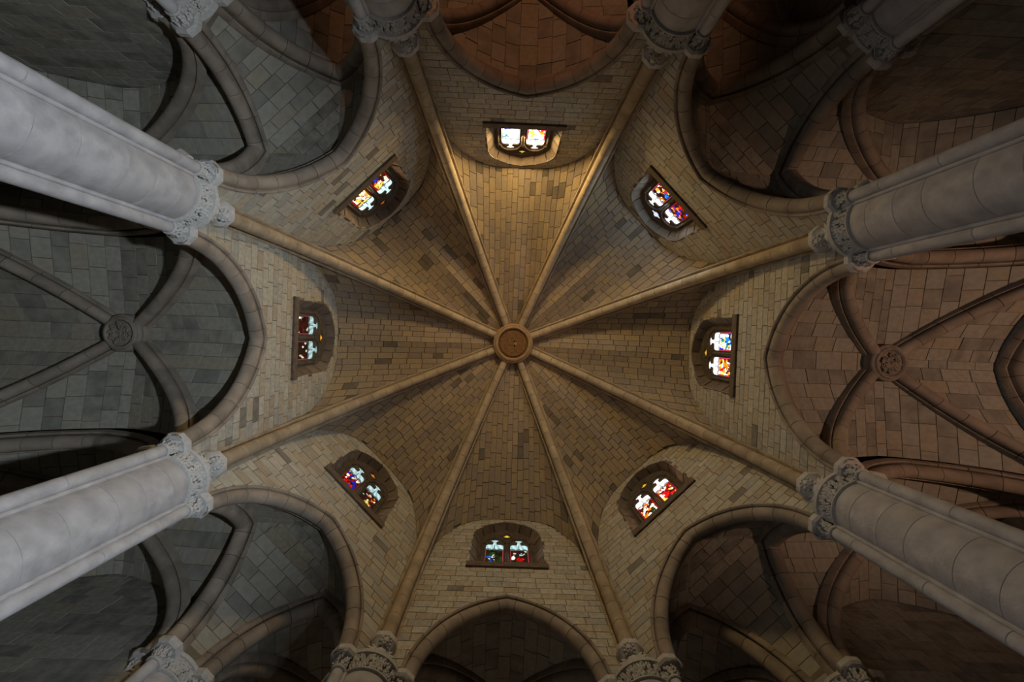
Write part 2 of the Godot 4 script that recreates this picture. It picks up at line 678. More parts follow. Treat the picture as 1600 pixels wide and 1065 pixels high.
func build_dome_web(i: int) -> void:
	var n := nrm_of(i)
	var t := tan_of(i)
	var o := thing("ceiling", "tapering web of narrow tan stones from the %s window to the central boss" % WINDOW_LOOKS[i], "", n * RF + Vector3(0, 13.7, 0), "", "structure")
	var map := func(d: float, s: float) -> Vector3:
		return n * d + t * s + Vector3(0, web_height(d, s), 0)
	var rows := []
	for k in 25:
		var f := -1.0 + 2.0 * k / 24.0
		var row := PackedVector3Array()
		for j in 21:
			var s := f * 2.52
			var d := lerpf(maxf(absf(s) / T8, 0.35), RF + 0.02, j / 20.0)
			row.append(map.call(d, s) + Vector3(0, 0.05, 0))
		rows.append(row)
	var mb := MB.new()
	mb.grid(rows, false, Vector3.DOWN)
	put(o, "mortar_bed", mb, "mortar")
	var vs := PackedFloat32Array()
	var v := -2.4
	while v < 2.4:
		vs.append(v)
		v += rng.randf_range(0.19, 0.225)
	var dom := PackedVector2Array([Vector2(0.6, -0.6 * T8 + 0.08), Vector2(RF - 0.01, -RF * T8 + 0.12), Vector2(RF - 0.01, RF * T8 - 0.12), Vector2(0.6, 0.6 * T8 - 0.08)])
	var tones := [["dome_a", 0.42], ["dome_b", 0.27], ["dome_c", 0.25], ["dome_dark", 0.05]]
	lay(o, [dom], [], vs, 0.4, RF, func(d, s): return 0.52 / sqrt(1.0 + pow((web_height(d + 0.3, s) - web_height(d, s)) / 0.3, 2.0)), map, func(_p): return Vector3.DOWN - n * 0.3, tones)


func build_dome_ribs() -> void:
	var prof := rib_profile(0.245, 0.15, 0.36)
	for i in 8:
		var a := (i + 0.5) * PI / 4.0
		var dir := Vector3(cos(a), 0, sin(a))
		var D := Vector3(-sin(a), 0, cos(a))
		var path := PackedVector3Array()
		for k in 5:
			path.append(dir * (RIB_R - RIB_C) + Vector3(0, lerpf(7.95, RIB_Y, k / 4.0), 0))
		var top := acos((0.72 + RIB_C) / RIB_R)
		for k in range(1, 41):
			var th := top * k / 40.0
			path.append(dir * (RIB_R * cos(th) - RIB_C) + Vector3(0, RIB_Y + RIB_R * sin(th), 0))
		var label := "tan rib to the central boss between the %s and %s windows" % [WINDOW_LOOKS[i], WINDOW_LOOKS[(i + 1) % 8]]
		var o := thing("vault_rib", label, "rib", path[0], "ribs of the central vault")
		voussoirs(o, "voussoir", path, D, prof, 20, [["rib", 0.6], ["rib_b", 0.4]], 0.012, 3, true)


# ======================================================================= windows

func paint_glass(spec: Dictionary, sd: int) -> ImageTexture:
	var W := 64
	var H := 192
	var r := RandomNumberGenerator.new()
	r.seed = sd
	var im := Image.create_empty(W, H, false, Image.FORMAT_RGB8)
	var cells := []
	for k in 90:
		cells.append([Vector2(r.randf() * W, r.randf_range(0.2, 1.0) * H), spec.colors[r.randi() % spec.colors.size()] * r.randf_range(0.7, 1.15), r.randf_range(0, PI)])
	for p in spec.get("patches", []):
		for k in 7:
			cells.append([Vector2(p[0] * W, (1.0 - p[1]) * H) + Vector2(r.randf_range(-1, 1), r.randf_range(-1, 1)) * p[2] * W, p[3] * r.randf_range(0.75, 1.2), r.randf_range(0, PI)])
	var lead: float = spec.get("lead", 0.25)
	for y in H:
		var v := 1.0 - float(y) / H
		for x in W:
			var u := float(x) / W
			var c := Color(0.02, 0.02, 0.02)
			if v > 0.70:
				# the white canopy heads
				c = spec.white * (0.90 + 0.10 * sin(x * 0.31 + y * 0.13))
				if (absf(u - 0.5) < 0.025 and v < 0.86) or (absf(u - 0.27) < 0.02 and v < 0.77) or (absf(u - 0.73) < 0.02 and v < 0.77):
					c = spec.white * 0.35
				if v < 0.72 + 0.03 * absf(sin(u * 9.0)):
					c = spec.white * 0.4
			elif u < 0.04 or u > 0.96:
				c = spec.border * 0.7
			elif u < 0.07 or u > 0.93:
				c = Color(0.02, 0.015, 0.015)
			else:
				var near := 1e9
				var next := 1e9
				for k in cells:
					var q: Vector2 = k[0] - Vector2(x, y)
					if absf(q.y) > 34.0:
						continue
					# longish pieces, each turned its own way
					var ca := cos(k[2])
					var sa := sin(k[2])
					var m := q.x * ca + q.y * sa
					var o := q.y * ca - q.x * sa
					var dd := m * m * 0.45 + o * o * 1.6
					if dd < near:
						next = near
						near = dd
						c = k[1]
					elif dd < next:
						next = dd
				if sqrt(next) - sqrt(near) < 0.8:
					c = c * lead
			im.set_pixel(x, y, Color(clampf(c.r, 0, 1), clampf(c.g, 0, 1), clampf(c.b, 0, 1)))
	return ImageTexture.create_from_image(im)


func lancet_shape() -> PackedVector2Array:
	var p := PackedVector2Array([Vector2(-0.275, 11.2), Vector2(0.275, 11.2), Vector2(0.275, 12.52)])
	for k in range(1, 6):
		var a := deg_to_rad(90.0 * k / 5.0)
		p.append(Vector2(0.195 + 0.08 * cos(a), 12.52 + 0.10 * sin(a)))
	p.append_array(PackedVector2Array([Vector2(0.06, 12.63), Vector2(0.045, 12.74), Vector2(0.13, 12.80), Vector2(0.12, 12.86), Vector2(0.0, 12.90), Vector2(-0.12, 12.86), Vector2(-0.13, 12.80), Vector2(-0.045, 12.74), Vector2(-0.06, 12.63)]))
	for k in range(0, 5):
		var a := deg_to_rad(90.0 + 90.0 * k / 5.0)
		p.append(Vector2(-0.195 + 0.08 * cos(a), 12.52 + 0.10 * sin(a)))
	p.append(Vector2(-0.275, 12.52))
	return p


func window_specs() -> Array:
	var W := Color(1, 1, 1)
	var ice := Color(0.72, 0.85, 0.85)
	var red := Color(0.75, 0.04, 0.05)
	var dred := Color(0.28, 0.02, 0.03)
	var org := Color(0.95, 0.42, 0.06)
	var gold := Color(1.0, 0.72, 0.30)
	var pale := Color(1.0, 0.93, 0.80)
	var blue := Color(0.06, 0.14, 0.75)
	var sky := Color(0.08, 0.45, 0.85)
	var teal := Color(0.04, 0.45, 0.42)
	var grn := Color(0.05, 0.22, 0.06)
	var brn := Color(0.16, 0.06, 0.03)
	var blk := Color(0.03, 0.02, 0.03)
	var pink := Color(0.85, 0.25, 0.35)
	# east, northeast ... ; "a" is the lancet on the lower t side, "b" on the higher
	return [
		{"energy": 3.2, "eye": Color(1, 0.75, 0.15), "eyes": 0.8, "a": {"colors": [W, gold, org, red, pale, org, dred, W], "white": W, "border": pink, "patches": [[0.45, 0.45, 0.12, org], [0.5, 0.4, 0.12, red]]}, "b": {"colors": [W, pale, sky, brn, W, gold, blue, teal], "white": W, "border": pink, "patches": [[0.4, 0.5, 0.12, sky], [0.7, 0.6, 0.15, W]]}},
		{"energy": 2.6, "eye": Color(0.9, 0.92, 1.0), "eyes": 1.0, "a": {"colors": [org, brn, blk, gold, blue, brn, red], "white": W, "border": red, "patches": [[0.4, 0.42, 0.12, red], [0.5, 0.58, 0.10, blue]]}, "b": {"colors": [org, gold, brn, W, blk, red, brn], "white": W, "border": pink, "patches": [[0.8, 0.5, 0.10, sky], [0.3, 0.45, 0.10, dred]]}},
		{"energy": 5.0, "eye": Color(1, 0.8, 0.3), "eyes": 0.9, "a": {"colors": [W, W, pale, W, gold, W], "white": W, "lead": 0.7, "border": pink, "patches": [[0.78, 0.50, 0.12, org], [0.72, 0.42, 0.10, red], [0.62, 0.70, 0.09, sky]]}, "b": {"colors": [W, W, pale, W, W], "white": W, "lead": 0.7, "border": W, "patches": [[0.25, 0.38, 0.10, blue], [0.6, 0.36, 0.12, blue], [0.25, 0.66, 0.10, teal]]}},
		{"energy": 2.4, "eye": Color(0.9, 0.45, 0.08), "eyes": 0.5, "a": {"colors": [brn, org, gold, dred, pale, brn], "white": ice, "border": red, "patches": [[0.4, 0.66, 0.18, gold], [0.4, 0.46, 0.10, blue]]}, "b": {"colors": [pale, gold, org, pale, dred, gold], "white": ice, "border": red, "patches": [[0.4, 0.62, 0.15, gold], [0.6, 0.5, 0.12, pale]]}},
		{"energy": 1.1, "eye": Color(1, 0.7, 0.05), "eyes": 0.9, "a": {"colors": [dred, blk, dred, pale, brn, red], "white": ice, "border": pink, "patches": [[0.5, 0.45, 0.15, dred]]}, "b": {"colors": [blk, brn, dred, blk, pale, brn], "white": ice, "border": pink, "patches": [[0.5, 0.5, 0.2, brn]]}},
		{"energy": 1.3, "eye": Color(0.95, 0.55, 0.1), "eyes": 0.8, "a": {"colors": [blue, red, pale, blue, blk, red], "white": ice, "border": red, "patches": [[0.6, 0.45, 0.18, red], [0.3, 0.55, 0.12, blue]]}, "b": {"colors": [brn, org, pale, brn, blk, dred], "white": ice, "border": brn, "patches": [[0.4, 0.42, 0.10, Color(0.95, 0.85, 0.05)]]}},
		{"energy": 1.4, "eye": Color(1, 0.85, 0.25), "eyes": 0.9, "a": {"colors": [grn, brn, pale, blk, grn, brn], "white": ice, "border": pink, "patches": [[0.72, 0.48, 0.16, sky], [0.6, 0.42, 0.10, blue]]}, "b": {"colors": [brn, grn, dred, pale, blk, brn], "white": ice, "border": pink, "patches": [[0.42, 0.46, 0.12, red], [0.4, 0.6, 0.08, ice]]}},
		{"energy": 2.6, "eye": Color(1, 0.75, 0.08), "eyes": 0.9, "a": {"colors": [pale, brn, org, W, dred, pale], "white": W, "border": red, "patches": [[0.3, 0.42, 0.10, grn], [0.6, 0.6, 0.12, pale]]}, "b": {"colors": [red, org, W, dred, gold, red], "white": W, "border": red, "patches": [[0.5, 0.5, 0.18, red], [0.5, 0.68, 0.15, pale]]}},
	]


func build_window(i: int) -> void:
	var n := nrm_of(i)
	var t := tan_of(i)
	var details := ["with twin lancets of white, blue and orange glass", "whose upper figure wears red, with a big white eyelet", "with nearly white glass, glowing brightest of all", "in yellow and orange glass with a little deep blue", "mostly dark crimson below icy white heads", "with one blue and scarlet lancet beside a brown one", "showing a bright blue robe and a small red one", "one lancet orange white, the other mostly red"]
	var o := thing("window_%d" % (i + 1), "pointed twin stained glass window " + details[i], "window", n * RF + Vector3(0, 10.9, 0), "", "structure")
	var pt := func(x: float, y: float, d: float) -> Vector3:
		return n * (RF + d) + t * x + Vector3(0, y, 0)
	var spec: Dictionary = window_specs()[i]
	# sill: a slab that stands a little proud of the wall
	var mb := MB.new()
	var prof := PackedVector2Array([Vector2(10.87, -0.07), Vector2(11.09, -0.07), Vector2(11.12, -0.04), Vector2(11.17, 0.34), Vector2(10.87, 0.34)])
	var cuts := [-1.15, -0.42, 0.36, 1.15]
	for k in 3:
		mb = MB.new()
		var fr := []
		for x in [cuts[k], cuts[k + 1] - 0.001]:
			fr.append([n * RF + t * x, Vector3.UP, n])
		mb.sweep(fr, prof, true, true)
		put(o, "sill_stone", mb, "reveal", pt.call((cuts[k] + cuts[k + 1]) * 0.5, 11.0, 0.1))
	# splayed jamb and arch stones
	var outer := window_outline(1.08, 11.0, 12.55, 1.03)
	var inner := window_outline(0.82, 11.0, 12.66, 0.83)
	var marks_o := resample(outer, 121)
	var marks_i := resample(inner, 121)
	var stops := [0, 11, 21, 32, 42, 51, 60, 69, 78, 88, 99, 109, 120]
	for k in stops.size() - 1:
		var lift := rng.randf_range(-0.012, 0.012)
		var po := PackedVector3Array()
		var pi_ := PackedVector3Array()
		var bo := PackedVector3Array()
		var bi := PackedVector3Array()
		var cen := Vector2(0, 12.2)
		var steps := 5
		for s in steps:
			var f := lerpf(stops[k] + 0.35, stops[k + 1] - 0.35, s / float(steps - 1))
			var a := at_mark(marks_o, f)
			var b := at_mark(marks_i, f)
			var oa := (a - Vector2(a.x * 0.2, cen.y)).normalized()
			if a.y < 12.55:
				oa = Vector2(signf(a.x), 0)
			po.append(pt.call(a.x + oa.x * lift, a.y + oa.y * lift, -0.012))
			pi_.append(pt.call(b.x + oa.x * lift, b.y + oa.y * lift, 0.30))
			bo.append(pt.call(a.x + oa.x * 0.10, a.y + oa.y * 0.10, -0.004))
			bi.append(pt.call(b.x + oa.x * 0.30, b.y + oa.y * 0.30, 0.30))
		var jm := MB.new()
		var center3: Vector3 = pt.call(0, 12.2, 0.1)
		jm.grid([po, pi_], false, center3 - po[2])
		jm.grid([bo, po], false, -n)
		jm.grid([pi_, bi], false, n)
		jm.grid([bo, bi], false, po[2] - center3)
		jm.quad(po[0], pi_[0], bi[0], bo[0], po[0] - po[1])
		var e := steps - 1
		jm.quad(po[e], pi_[e], bi[e], bo[e], po[e] - po[e - 1])
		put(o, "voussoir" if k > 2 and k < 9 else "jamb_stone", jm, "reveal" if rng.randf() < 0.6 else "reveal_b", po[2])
	# tracery plate with its two lancets and the eyelet
	var lan := lancet_shape()
	var holes := []
	for c in [-0.385, 0.385]:
		var h := PackedVector2Array()
		for p in lan:
			h.append(p + Vector2(c, 0))
		holes.append(h)
	var big_eye := 1.6 if i == 1 else 1.0
	var eyelet := PackedVector2Array()
	for k in 24:
		var a := TAU * k / 24.0
		var r := (0.085 + 0.022 * cos(4.0 * a)) * big_eye
		eyelet.append(Vector2(r * cos(a) * 1.15, 13.10 + r * sin(a)))
	holes.append(eyelet)
	var plate := window_outline(0.88, 10.95, 12.66, 0.88)
	var tm := MB.new()
	var edges := [-1.0, -0.385, 0.0, 0.385, 1.0]
	for k in 4:
		var strip := PackedVector2Array([Vector2(edges[k], 10.5), Vector2(edges[k + 1], 10.5), Vector2(edges[k + 1], 14.2), Vector2(edges[k], 14.2)])
		for p in Geometry2D.intersect_polygons(plate, strip):
			var left := [p]
			for h in holes:
				var nxt := []
				for q in left:
					nxt.append_array(Geometry2D.clip_polygons(q, h))
				left = nxt
			for q in left:
				tm.prism(q, pt, 0.24, 0.36, -n, true, true)
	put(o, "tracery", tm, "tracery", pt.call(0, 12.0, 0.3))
	# mouldings: a round mullion, jamb shafts and small arches over the lancets
	for x in [0.0, -0.77, 0.77]:
		var mm := MB.new()
		var r := 0.055 if x == 0.0 else 0.04
		mm.sweep([[pt.call(x, 11.0, 0.235), t, n], [pt.call(x, 12.66, 0.235), t, n]], roll(0, 0, r, 0, 315, 7), true, true)
		put(o, "mullion" if x == 0.0 else "jamb_shaft", mm, "tracery", pt.call(x, 11.0, 0.235))
	for c in [-0.385, 0.385]:
		var am := MB.new()
		var fr := []
		for k in 13:
			var a := PI * k / 12.0
			var out := Vector2(-cos(a) * 0.33, sin(a) * 0.34)
			fr.append([pt.call(c + out.x, 12.62 + out.y, 0.235), (t * out.x + Vector3.UP * out.y).normalized(), n])
		am.sweep(fr, roll(0, 0, 0.032, 0, 300, 6), true, true)
		put(o, "lancet_arch", am, "tracery", pt.call(c, 12.62, 0.235))
	var em := MB.new()
	var efr := []
	for k in 17:
		var a := TAU * k / 16.0
		efr.append([pt.call(cos(a) * 0.15 * big_eye, 13.10 + sin(a) * 0.13 * big_eye, 0.235), (t * cos(a) + Vector3.UP * sin(a)), n])
	em.sweep(efr, roll(0, 0, 0.025, 0, 300, 5), true, false)
	put(o, "eyelet_ring", em, "tracery", pt.call(0, 13.1, 0.235))
	# panes
	for k in 2:
		var key: String = "a" if k == 0 else "b"
		var gm := StandardMaterial3D.new()
		gm.resource_name = "stained_glass_window"
		var tex := paint_glass(spec[key], 100 + i * 2 + k)
		gm.albedo_color = Color(0.05, 0.05, 0.05)
		gm.roughness = 0.3
		gm.emission_enabled = true
		gm.emission = Color.WHITE
		gm.emission_operator = BaseMaterial3D.EMISSION_OP_MULTIPLY
		gm.emission_texture = tex
		gm.emission_energy_multiplier = spec.energy
		gm.texture_repeat = false
		mats["glass_%d%s" % [i, key]] = gm
		var c := -0.385 if k == 0 else 0.385
		var pm := MB.new()
		var tr := Geometry2D.triangulate_polygon(lan)
		for q in range(0, tr.size(), 3):
			var a := lan[tr[q]]
			var b := lan[tr[q + 1]]
			var d := lan[tr[q + 2]]
			var uvs := []
			for p in [a, b, d]:
				var u: float = (p.x + 0.275) / 0.55
				uvs.append(Vector2(1.0 - u, 1.0 - (p.y - 10.95) / 1.95))
			pm.tri(pt.call(a.x + c, a.y, 0.275), pt.call(b.x + c, b.y, 0.275), pt.call(d.x + c, d.y, 0.275), -n, -n, -n, uvs[0], uvs[1], uvs[2])
			pm.tri(pt.call(a.x + c, a.y, 0.285), pt.call(b.x + c, b.y, 0.285), pt.call(d.x + c, d.y, 0.285), n, n, n, uvs[0], uvs[1], uvs[2])
		put(o, "pane", pm, "glass_%d%s" % [i, key], pt.call(c, 11.9, 0.32))
	var eg := StandardMaterial3D.new()
	eg.resource_name = "eyelet_glass_window"
	eg.albedo_color = Color(0.05, 0.05, 0.05)
	eg.emission_enabled = true
	eg.emission = spec.eye
	eg.emission_energy_multiplier = spec.eyes
	mats["eye_%d" % i] = eg
	var ep := MB.new()
	ep.prism(eyelet, pt, 0.262, 0.275, -n)
	put(o, "eyelet_pane", ep, "eye_%d" % i, pt.call(0, 13.1, 0.31))
	# the daylight that this window lets in
	var look := [[Color(1.0, 0.92, 0.80), 0.9], [Color(0.78, 0.89, 1.0), 11.0], [Color(1.0, 0.86, 0.60), 46.0], [Color(1.0, 0.86, 0.68), 6.0], [Color(0.94, 0.96, 1.0), 0.5], [Color(0.94, 0.96, 1.0), 0.9], [Color(0.94, 0.96, 1.0), 1.4], [Color(1.0, 0.85, 0.68), 2.4]]
	var al := AreaLight3D.new()
	al.name = "window_light_%d" % (i + 1)
	al.area_size = Vector2(1.3, 1.4)
	al.light_color = look[i][0]
	al.light_energy = look[i][1]
	al.shadow_enabled = true
	al.position = pt.call(0, 12.0, 0.20)
	add_child(al)
	al.look_at_from_position(pt.call(0, 12.0, 0.20), pt.call(0, 12.25 if i == 1 or i == 2 else 11.8, -1.0), Vector3.UP)


func resample(p: PackedVector2Array, k: int) -> PackedVector2Array:
	var cum := PackedFloat32Array([0.0])
	for i in range(1, p.size()):
		cum.append(cum[i - 1] + p[i].distance_to(p[i - 1]))
	var out := PackedVector2Array()
	for j in k:
		var s := cum[cum.size() - 1] * j / float(k - 1)
		var q := clampi(cum.bsearch(s) - 1, 0, p.size() - 2)
		out.append(p[q].lerp(p[q + 1], (s - cum[q]) / maxf(cum[q + 1] - cum[q], 1e-6)))
	return out


func at_mark(p: PackedVector2Array, f: float) -> Vector2:
	var k := clampi(int(f), 0, p.size() - 2)
	return p[k].lerp(p[k + 1], f - k)


# ======================================================================= vaults of the arms, aisles and corners

const APEX := 9.78
const RISE_TO_BOSS := 0.25

func bay_y(tt: float, r: float, c := PHI_C) -> float:
	return SPRING + (APEX - SPRING) * phi(tt, c) + RISE_TO_BOSS * r


# one web of a vault. From m the ridge runs to G and the side to the springing; heights follow the pointed curve along the side.
# "both": both sides of the ridge, "half": the positive side alone, "foot": a broad web that rises from m - half .. m + half along the ridge, to the width top, and on to tail
func web(o: Node3D, m: Vector2, G: Vector2, side: Vector2, half: float, how: String, c: float, rise: float, tones: Array, slen: float, swid: float, top := 0.0, tail := 0.0) -> void:
	var foot := how == "foot"
	var run := (G - m).length()
	var ridge := (G - m) / run
	var high := func(tt: float, r: float) -> float:
		return SPRING + (APEX - SPRING) * phi(tt, c) + rise * minf(r, 1.0)
	# distances measured along the curve of the web, from its steep foot or from its ridge
	var arc := PackedFloat32Array([0.0])
	var N := 80
	for q in range(1, N + 1):
		var f0 := (q - 1) / float(N)
		var f1 := q / float(N)
		var dy: float = high.call(1.0 - f1, 0.0) - high.call(1.0 - f0, 0.0) if foot else high.call(f1, 0.0) - high.call(f0, 0.0)
		var dx := (run if foot else half) / N
		arc.append(arc[q - 1] + sqrt(dx * dx + dy * dy))
	var total := arc[N]
	var par := func(w: float) -> float:
		var aw := clampf(absf(w), 0.0, total)
		var q := clampi(arc.bsearch(aw) - 1, 0, N - 1)
		return signf(w) * (q + (aw - arc[q]) / (arc[q + 1] - arc[q])) / N
	var len_of := func(f: float) -> float:
		var q := clampi(int(f * N), 0, N - 1)
		return lerpf(arc[q], arc[q + 1], f * N - q)
	var point := func(r: float, tt: float) -> Vector3:
		var p: Vector2 = m + ridge * r * run + side * tt * half
		return Vector3(p.x, high.call(maxf(1.0 - r, 0.0) if foot else tt, r), p.y)
	var map := func(u: float, v: float) -> Vector3:
		if foot:
			return point.call(par.call(u) if u < total else 1.0 + (u - total) / run, v / half)
		return point.call(u / run, par.call(v))
	var low := PackedVector2Array()
	var upper := PackedVector2Array()
	for q in 25:
		var r := q / 24.0
		if foot:
			var w := lerpf(half, top, r)
			low.append(Vector2(len_of.call(r), -w))
			upper.append(Vector2(len_of.call(r), w))
		else:
			low.append(Vector2(r * run, -len_of.call(1.0 - r) if how == "both" else 0.0))
			upper.append(Vector2(r * run, len_of.call(1.0 - r)))
	if foot and tail > 0.0:
		low.append(Vector2(total + tail, -0.02))
		upper.append(Vector2(total + tail, 0.02))
	var rows := []
	for q in low.size():
		var row := PackedVector3Array()
		for j in 25:
			var e := low[q].lerp(upper[q], j / 24.0)
			row.append(map.call(minf(e.x, 1e9 if foot else run * 0.999), e.y) + Vector3(0, 0.012, 0))
		rows.append(row)
	var mb := MB.new()
	mb.grid(rows, false, Vector3.DOWN)
	put(o, "web", mb, "mortar", Vector3(m.x, APEX, m.y))
	var dom := low.duplicate()
	for q in range(upper.size() - 1, -1, -1):
		if not (upper[q].is_equal_approx(low[q])):
			dom.append(upper[q])
	var vs := PackedFloat32Array()
	var tones_here := tones
	if foot:
		var u := 0.0
		while u < total + tail:
			vs.append(u)
			u += rng.randf_range(0.9, 1.1) * swid
		lay(o, [dom], [], vs, -maxf(half, top), maxf(half, top), func(_u, _v): return slen, map, func(_p): return Vector3.DOWN, tones_here, true)
	else:
		var pos := PackedFloat32Array()
		var v := rng.randf_range(0.3, 0.7) * swid
		while v < total:
			pos.append(v)
			v += rng.randf_range(0.9, 1.1) * swid
		for q in range(pos.size() - 1, -1, -1):
			vs.append(-pos[q])
		vs.append_array(pos)
		lay(o, [dom], [], vs, 0.0, run, func(_u, _v): return slen, map, func(_p): return Vector3.DOWN, tones_here)


func vault(label: String, V: Array, G: Vector2, c: float, tones: Array, slen: float, swid: float) -> Node3D:
	var o := thing("ceiling", label, "", Vector3(G.x, APEX, G.y), "", "structure")
	for k in V.size():
		var a: Vector2 = V[k]
		var b: Vector2 = V[(k + 1) % V.size()]
		web(o, (a + b) * 0.5, G, (b - a).normalized(), (b - a).length() * 0.5, "both", c, RISE_TO_BOSS, tones, slen, swid)
	return o


func groin_path(V: Vector2, G: Vector2, stop: float, c: float) -> PackedVector3Array:
	var out := PackedVector3Array()
	out.append(Vector3(V.x, SPRING - 0.1, V.y))
	var R := 1.0 + c
	var top := acos(c / R)
	for i in 33:
		var th := top * i / 32.0
		var s := R * cos(th) - c
		if s < stop:
			s = stop
		var p := V.lerp(G, 1.0 - s)
		out.append(Vector3(p.x, bay_y(s, 1.0 - s, c), p.y))
		if s <= stop:
			break
	return out


func bay_ribs(V: Array, G: Vector2, labels: Array, group: String, stop: float, c: float) -> void:
	var prof := rib_profile(0.168, 0.125, 0.30)
	for k in V.size():
		if labels[k] == "":
			continue
		var v: Vector2 = V[k]
		var path := groin_path(v, G, stop, c)
		var dir := (G - v).normalized()
		var D := Vector3(-dir.y, 0, dir.x)
		var o := thing("vault_rib", labels[k], "rib", path[0], group)
		voussoirs(o, "voussoir", path, D, prof, 8, [["arch", 0.6], ["arch_b", 0.4]], 0.012, 5, true)
		if o.get_child_count() == 0:
			o.free()


func build_bays() -> void:
	var nave := [["nave_a", 0.42], ["nave_b", 0.26], ["nave_c", 0.16], ["nave_d", 0.12]]
	var arms := ["east", "north", "west", "south"]
	var looks := ["pinkish lit", "russet lit", "cool grey lit", "dark"]
	var seen := ["nearest the blue and orange window", "above the brilliant white window", "nearest the dark crimson window", "below the blue robed window"]
	var centre := [9.2, 9.1, 9.55, 9.1]
	for k in 4:
		var n := nrm_of(k * 2)
		var t := tan_of(k * 2)
		var n2 := Vector2(n.x, n.z)
		var t2 := Vector2(t.x, t.z)
		var c: float = centre[k]
		var A := c - 6.5
		var G := n2 * c
		var V := [G - n2 * A - t2 * 2.33, G - n2 * A + t2 * 2.33, G + n2 * A + t2 * 2.33, G + n2 * A - t2 * 2.33]
		vault("%s four part vault of large blocks over the arm %s" % [looks[k], seen[k]], V, G, PHI_C, nave, 0.56, 0.34)
		var w1: String = WINDOW_LOOKS[(k * 2 + 7) % 8]
		var w2: String = WINDOW_LOOKS[(k * 2 + 1) % 8]
		bay_ribs(V, G, [
			"diagonal rib of the %s arm vault springing near the %s window" % [arms[k], w1],
			"diagonal rib of the %s arm vault springing near the %s window" % [arms[k], w2],
			"far diagonal rib of the %s arm vault on the %s window's side" % [arms[k], w2],
			"far diagonal rib of the %s arm vault on the %s window's side" % [arms[k], w1]], "diagonal ribs of the arm vaults", 0.1, PHI_C)
	# corners between the arms: a three sided bay and the first aisle bay each way
	for q in 4:
		var a := PI / 4.0 + q * PI / 2.0
		var sx := signf(cos(a))
		var sz := signf(sin(a))
		var look: String = WINDOW_LOOKS[q * 2 + 1]
		var e := Vector2(sx, sz)
		# corner bay: hypotenuse behind the drum arch, two legs, and the broad foot on the outer pier
		var corner := thing("ceiling", "small corner vault with a broad sweeping web behind the %s window's arch" % look, "", Vector3(4.6 * sx, APEX, 4.6 * sz), "", "structure")
		var G3 := Vector2(4.58, 4.58) * e
		var m3 := Vector2(6.12, 6.12) * e
		var A1 := Vector2(6.25, 4.5) * e
		var A2 := Vector2(4.5, 6.25) * e
		var gm := (A1 + A2) * 0.5
		web(corner, m3, gm, (A2 - A1).normalized(), 0.40, "foot", 1.0, 0.0, nave, 0.62, 0.27, (A2 - A1).length() * 0.5, (G3 - gm).length())
		web(corner, A1, G3, Vector2(0, -sz), 1.68, "half", 1.0, 0.0, nave, 0.62, 0.27)
		web(corner, A2, G3, Vector2(-sx, 0), 1.68, "half", 1.0, 0.0, nave, 0.62, 0.27)
		for turn in 2:
			var far: float = (12.6 if sx < 0 else 11.9) if turn == 0 else 11.7
			var V := []
			for p in [Vector2(6.6, 2.72), Vector2(6.5, AISLE - 0.04), Vector2(far, AISLE - 0.04), Vector2(far, 2.72)]:
				V.append((p if turn == 0 else Vector2(p.y, p.x)) * e)
			var g := Vector2((6.7 + far) * 0.5, (2.75 + AISLE) * 0.5)
			var G := (g if turn == 0 else Vector2(g.y, g.x)) * e
			var side: String = ["east", "west"][0 if sx > 0 else 1] if turn == 0 else ["north", "south"][0 if sz > 0 else 1]
			vault("shadowy aisle vault beside the %s arm, past the %s window's corner pier" % [side, look], V, G, 0.5, nave, 0.60, 0.34)
			bay_ribs(V, G, [
				"aisle rib beside the %s arm springing from the pier near the %s window" % [side, look],
				"aisle rib beside the %s arm from the outer pier near the %s window" % [side, look],
				"", "far aisle rib beside the %s arm on the %s window's side" % [side, look]], "aisle ribs", 0.0, 0.5)


# ======================================================================= arches

func main_profile() -> PackedVector2Array:
	# n outwards from the opening, d into the wall: hood bead, groove, big roll, groove, back fillet
	var p := PackedVector2Array([Vector2(0.02, 0.05), Vector2(0.03, -0.02), Vector2(0.01, -0.05), Vector2(-0.02, -0.055), Vector2(-0.045, -0.03), Vector2(-0.04, 0.015)])
	p.append_array(roll(-0.125, 0.135, 0.145, -55.0 + 360.0, 55.0, 12))
	p.append_array(PackedVector2Array([Vector2(-0.06, 0.29), Vector2(-0.09, 0.32), Vector2(-0.09, 0.38), Vector2(-0.04, 0.42), Vector2(0.02, 0.42)]))
	return p


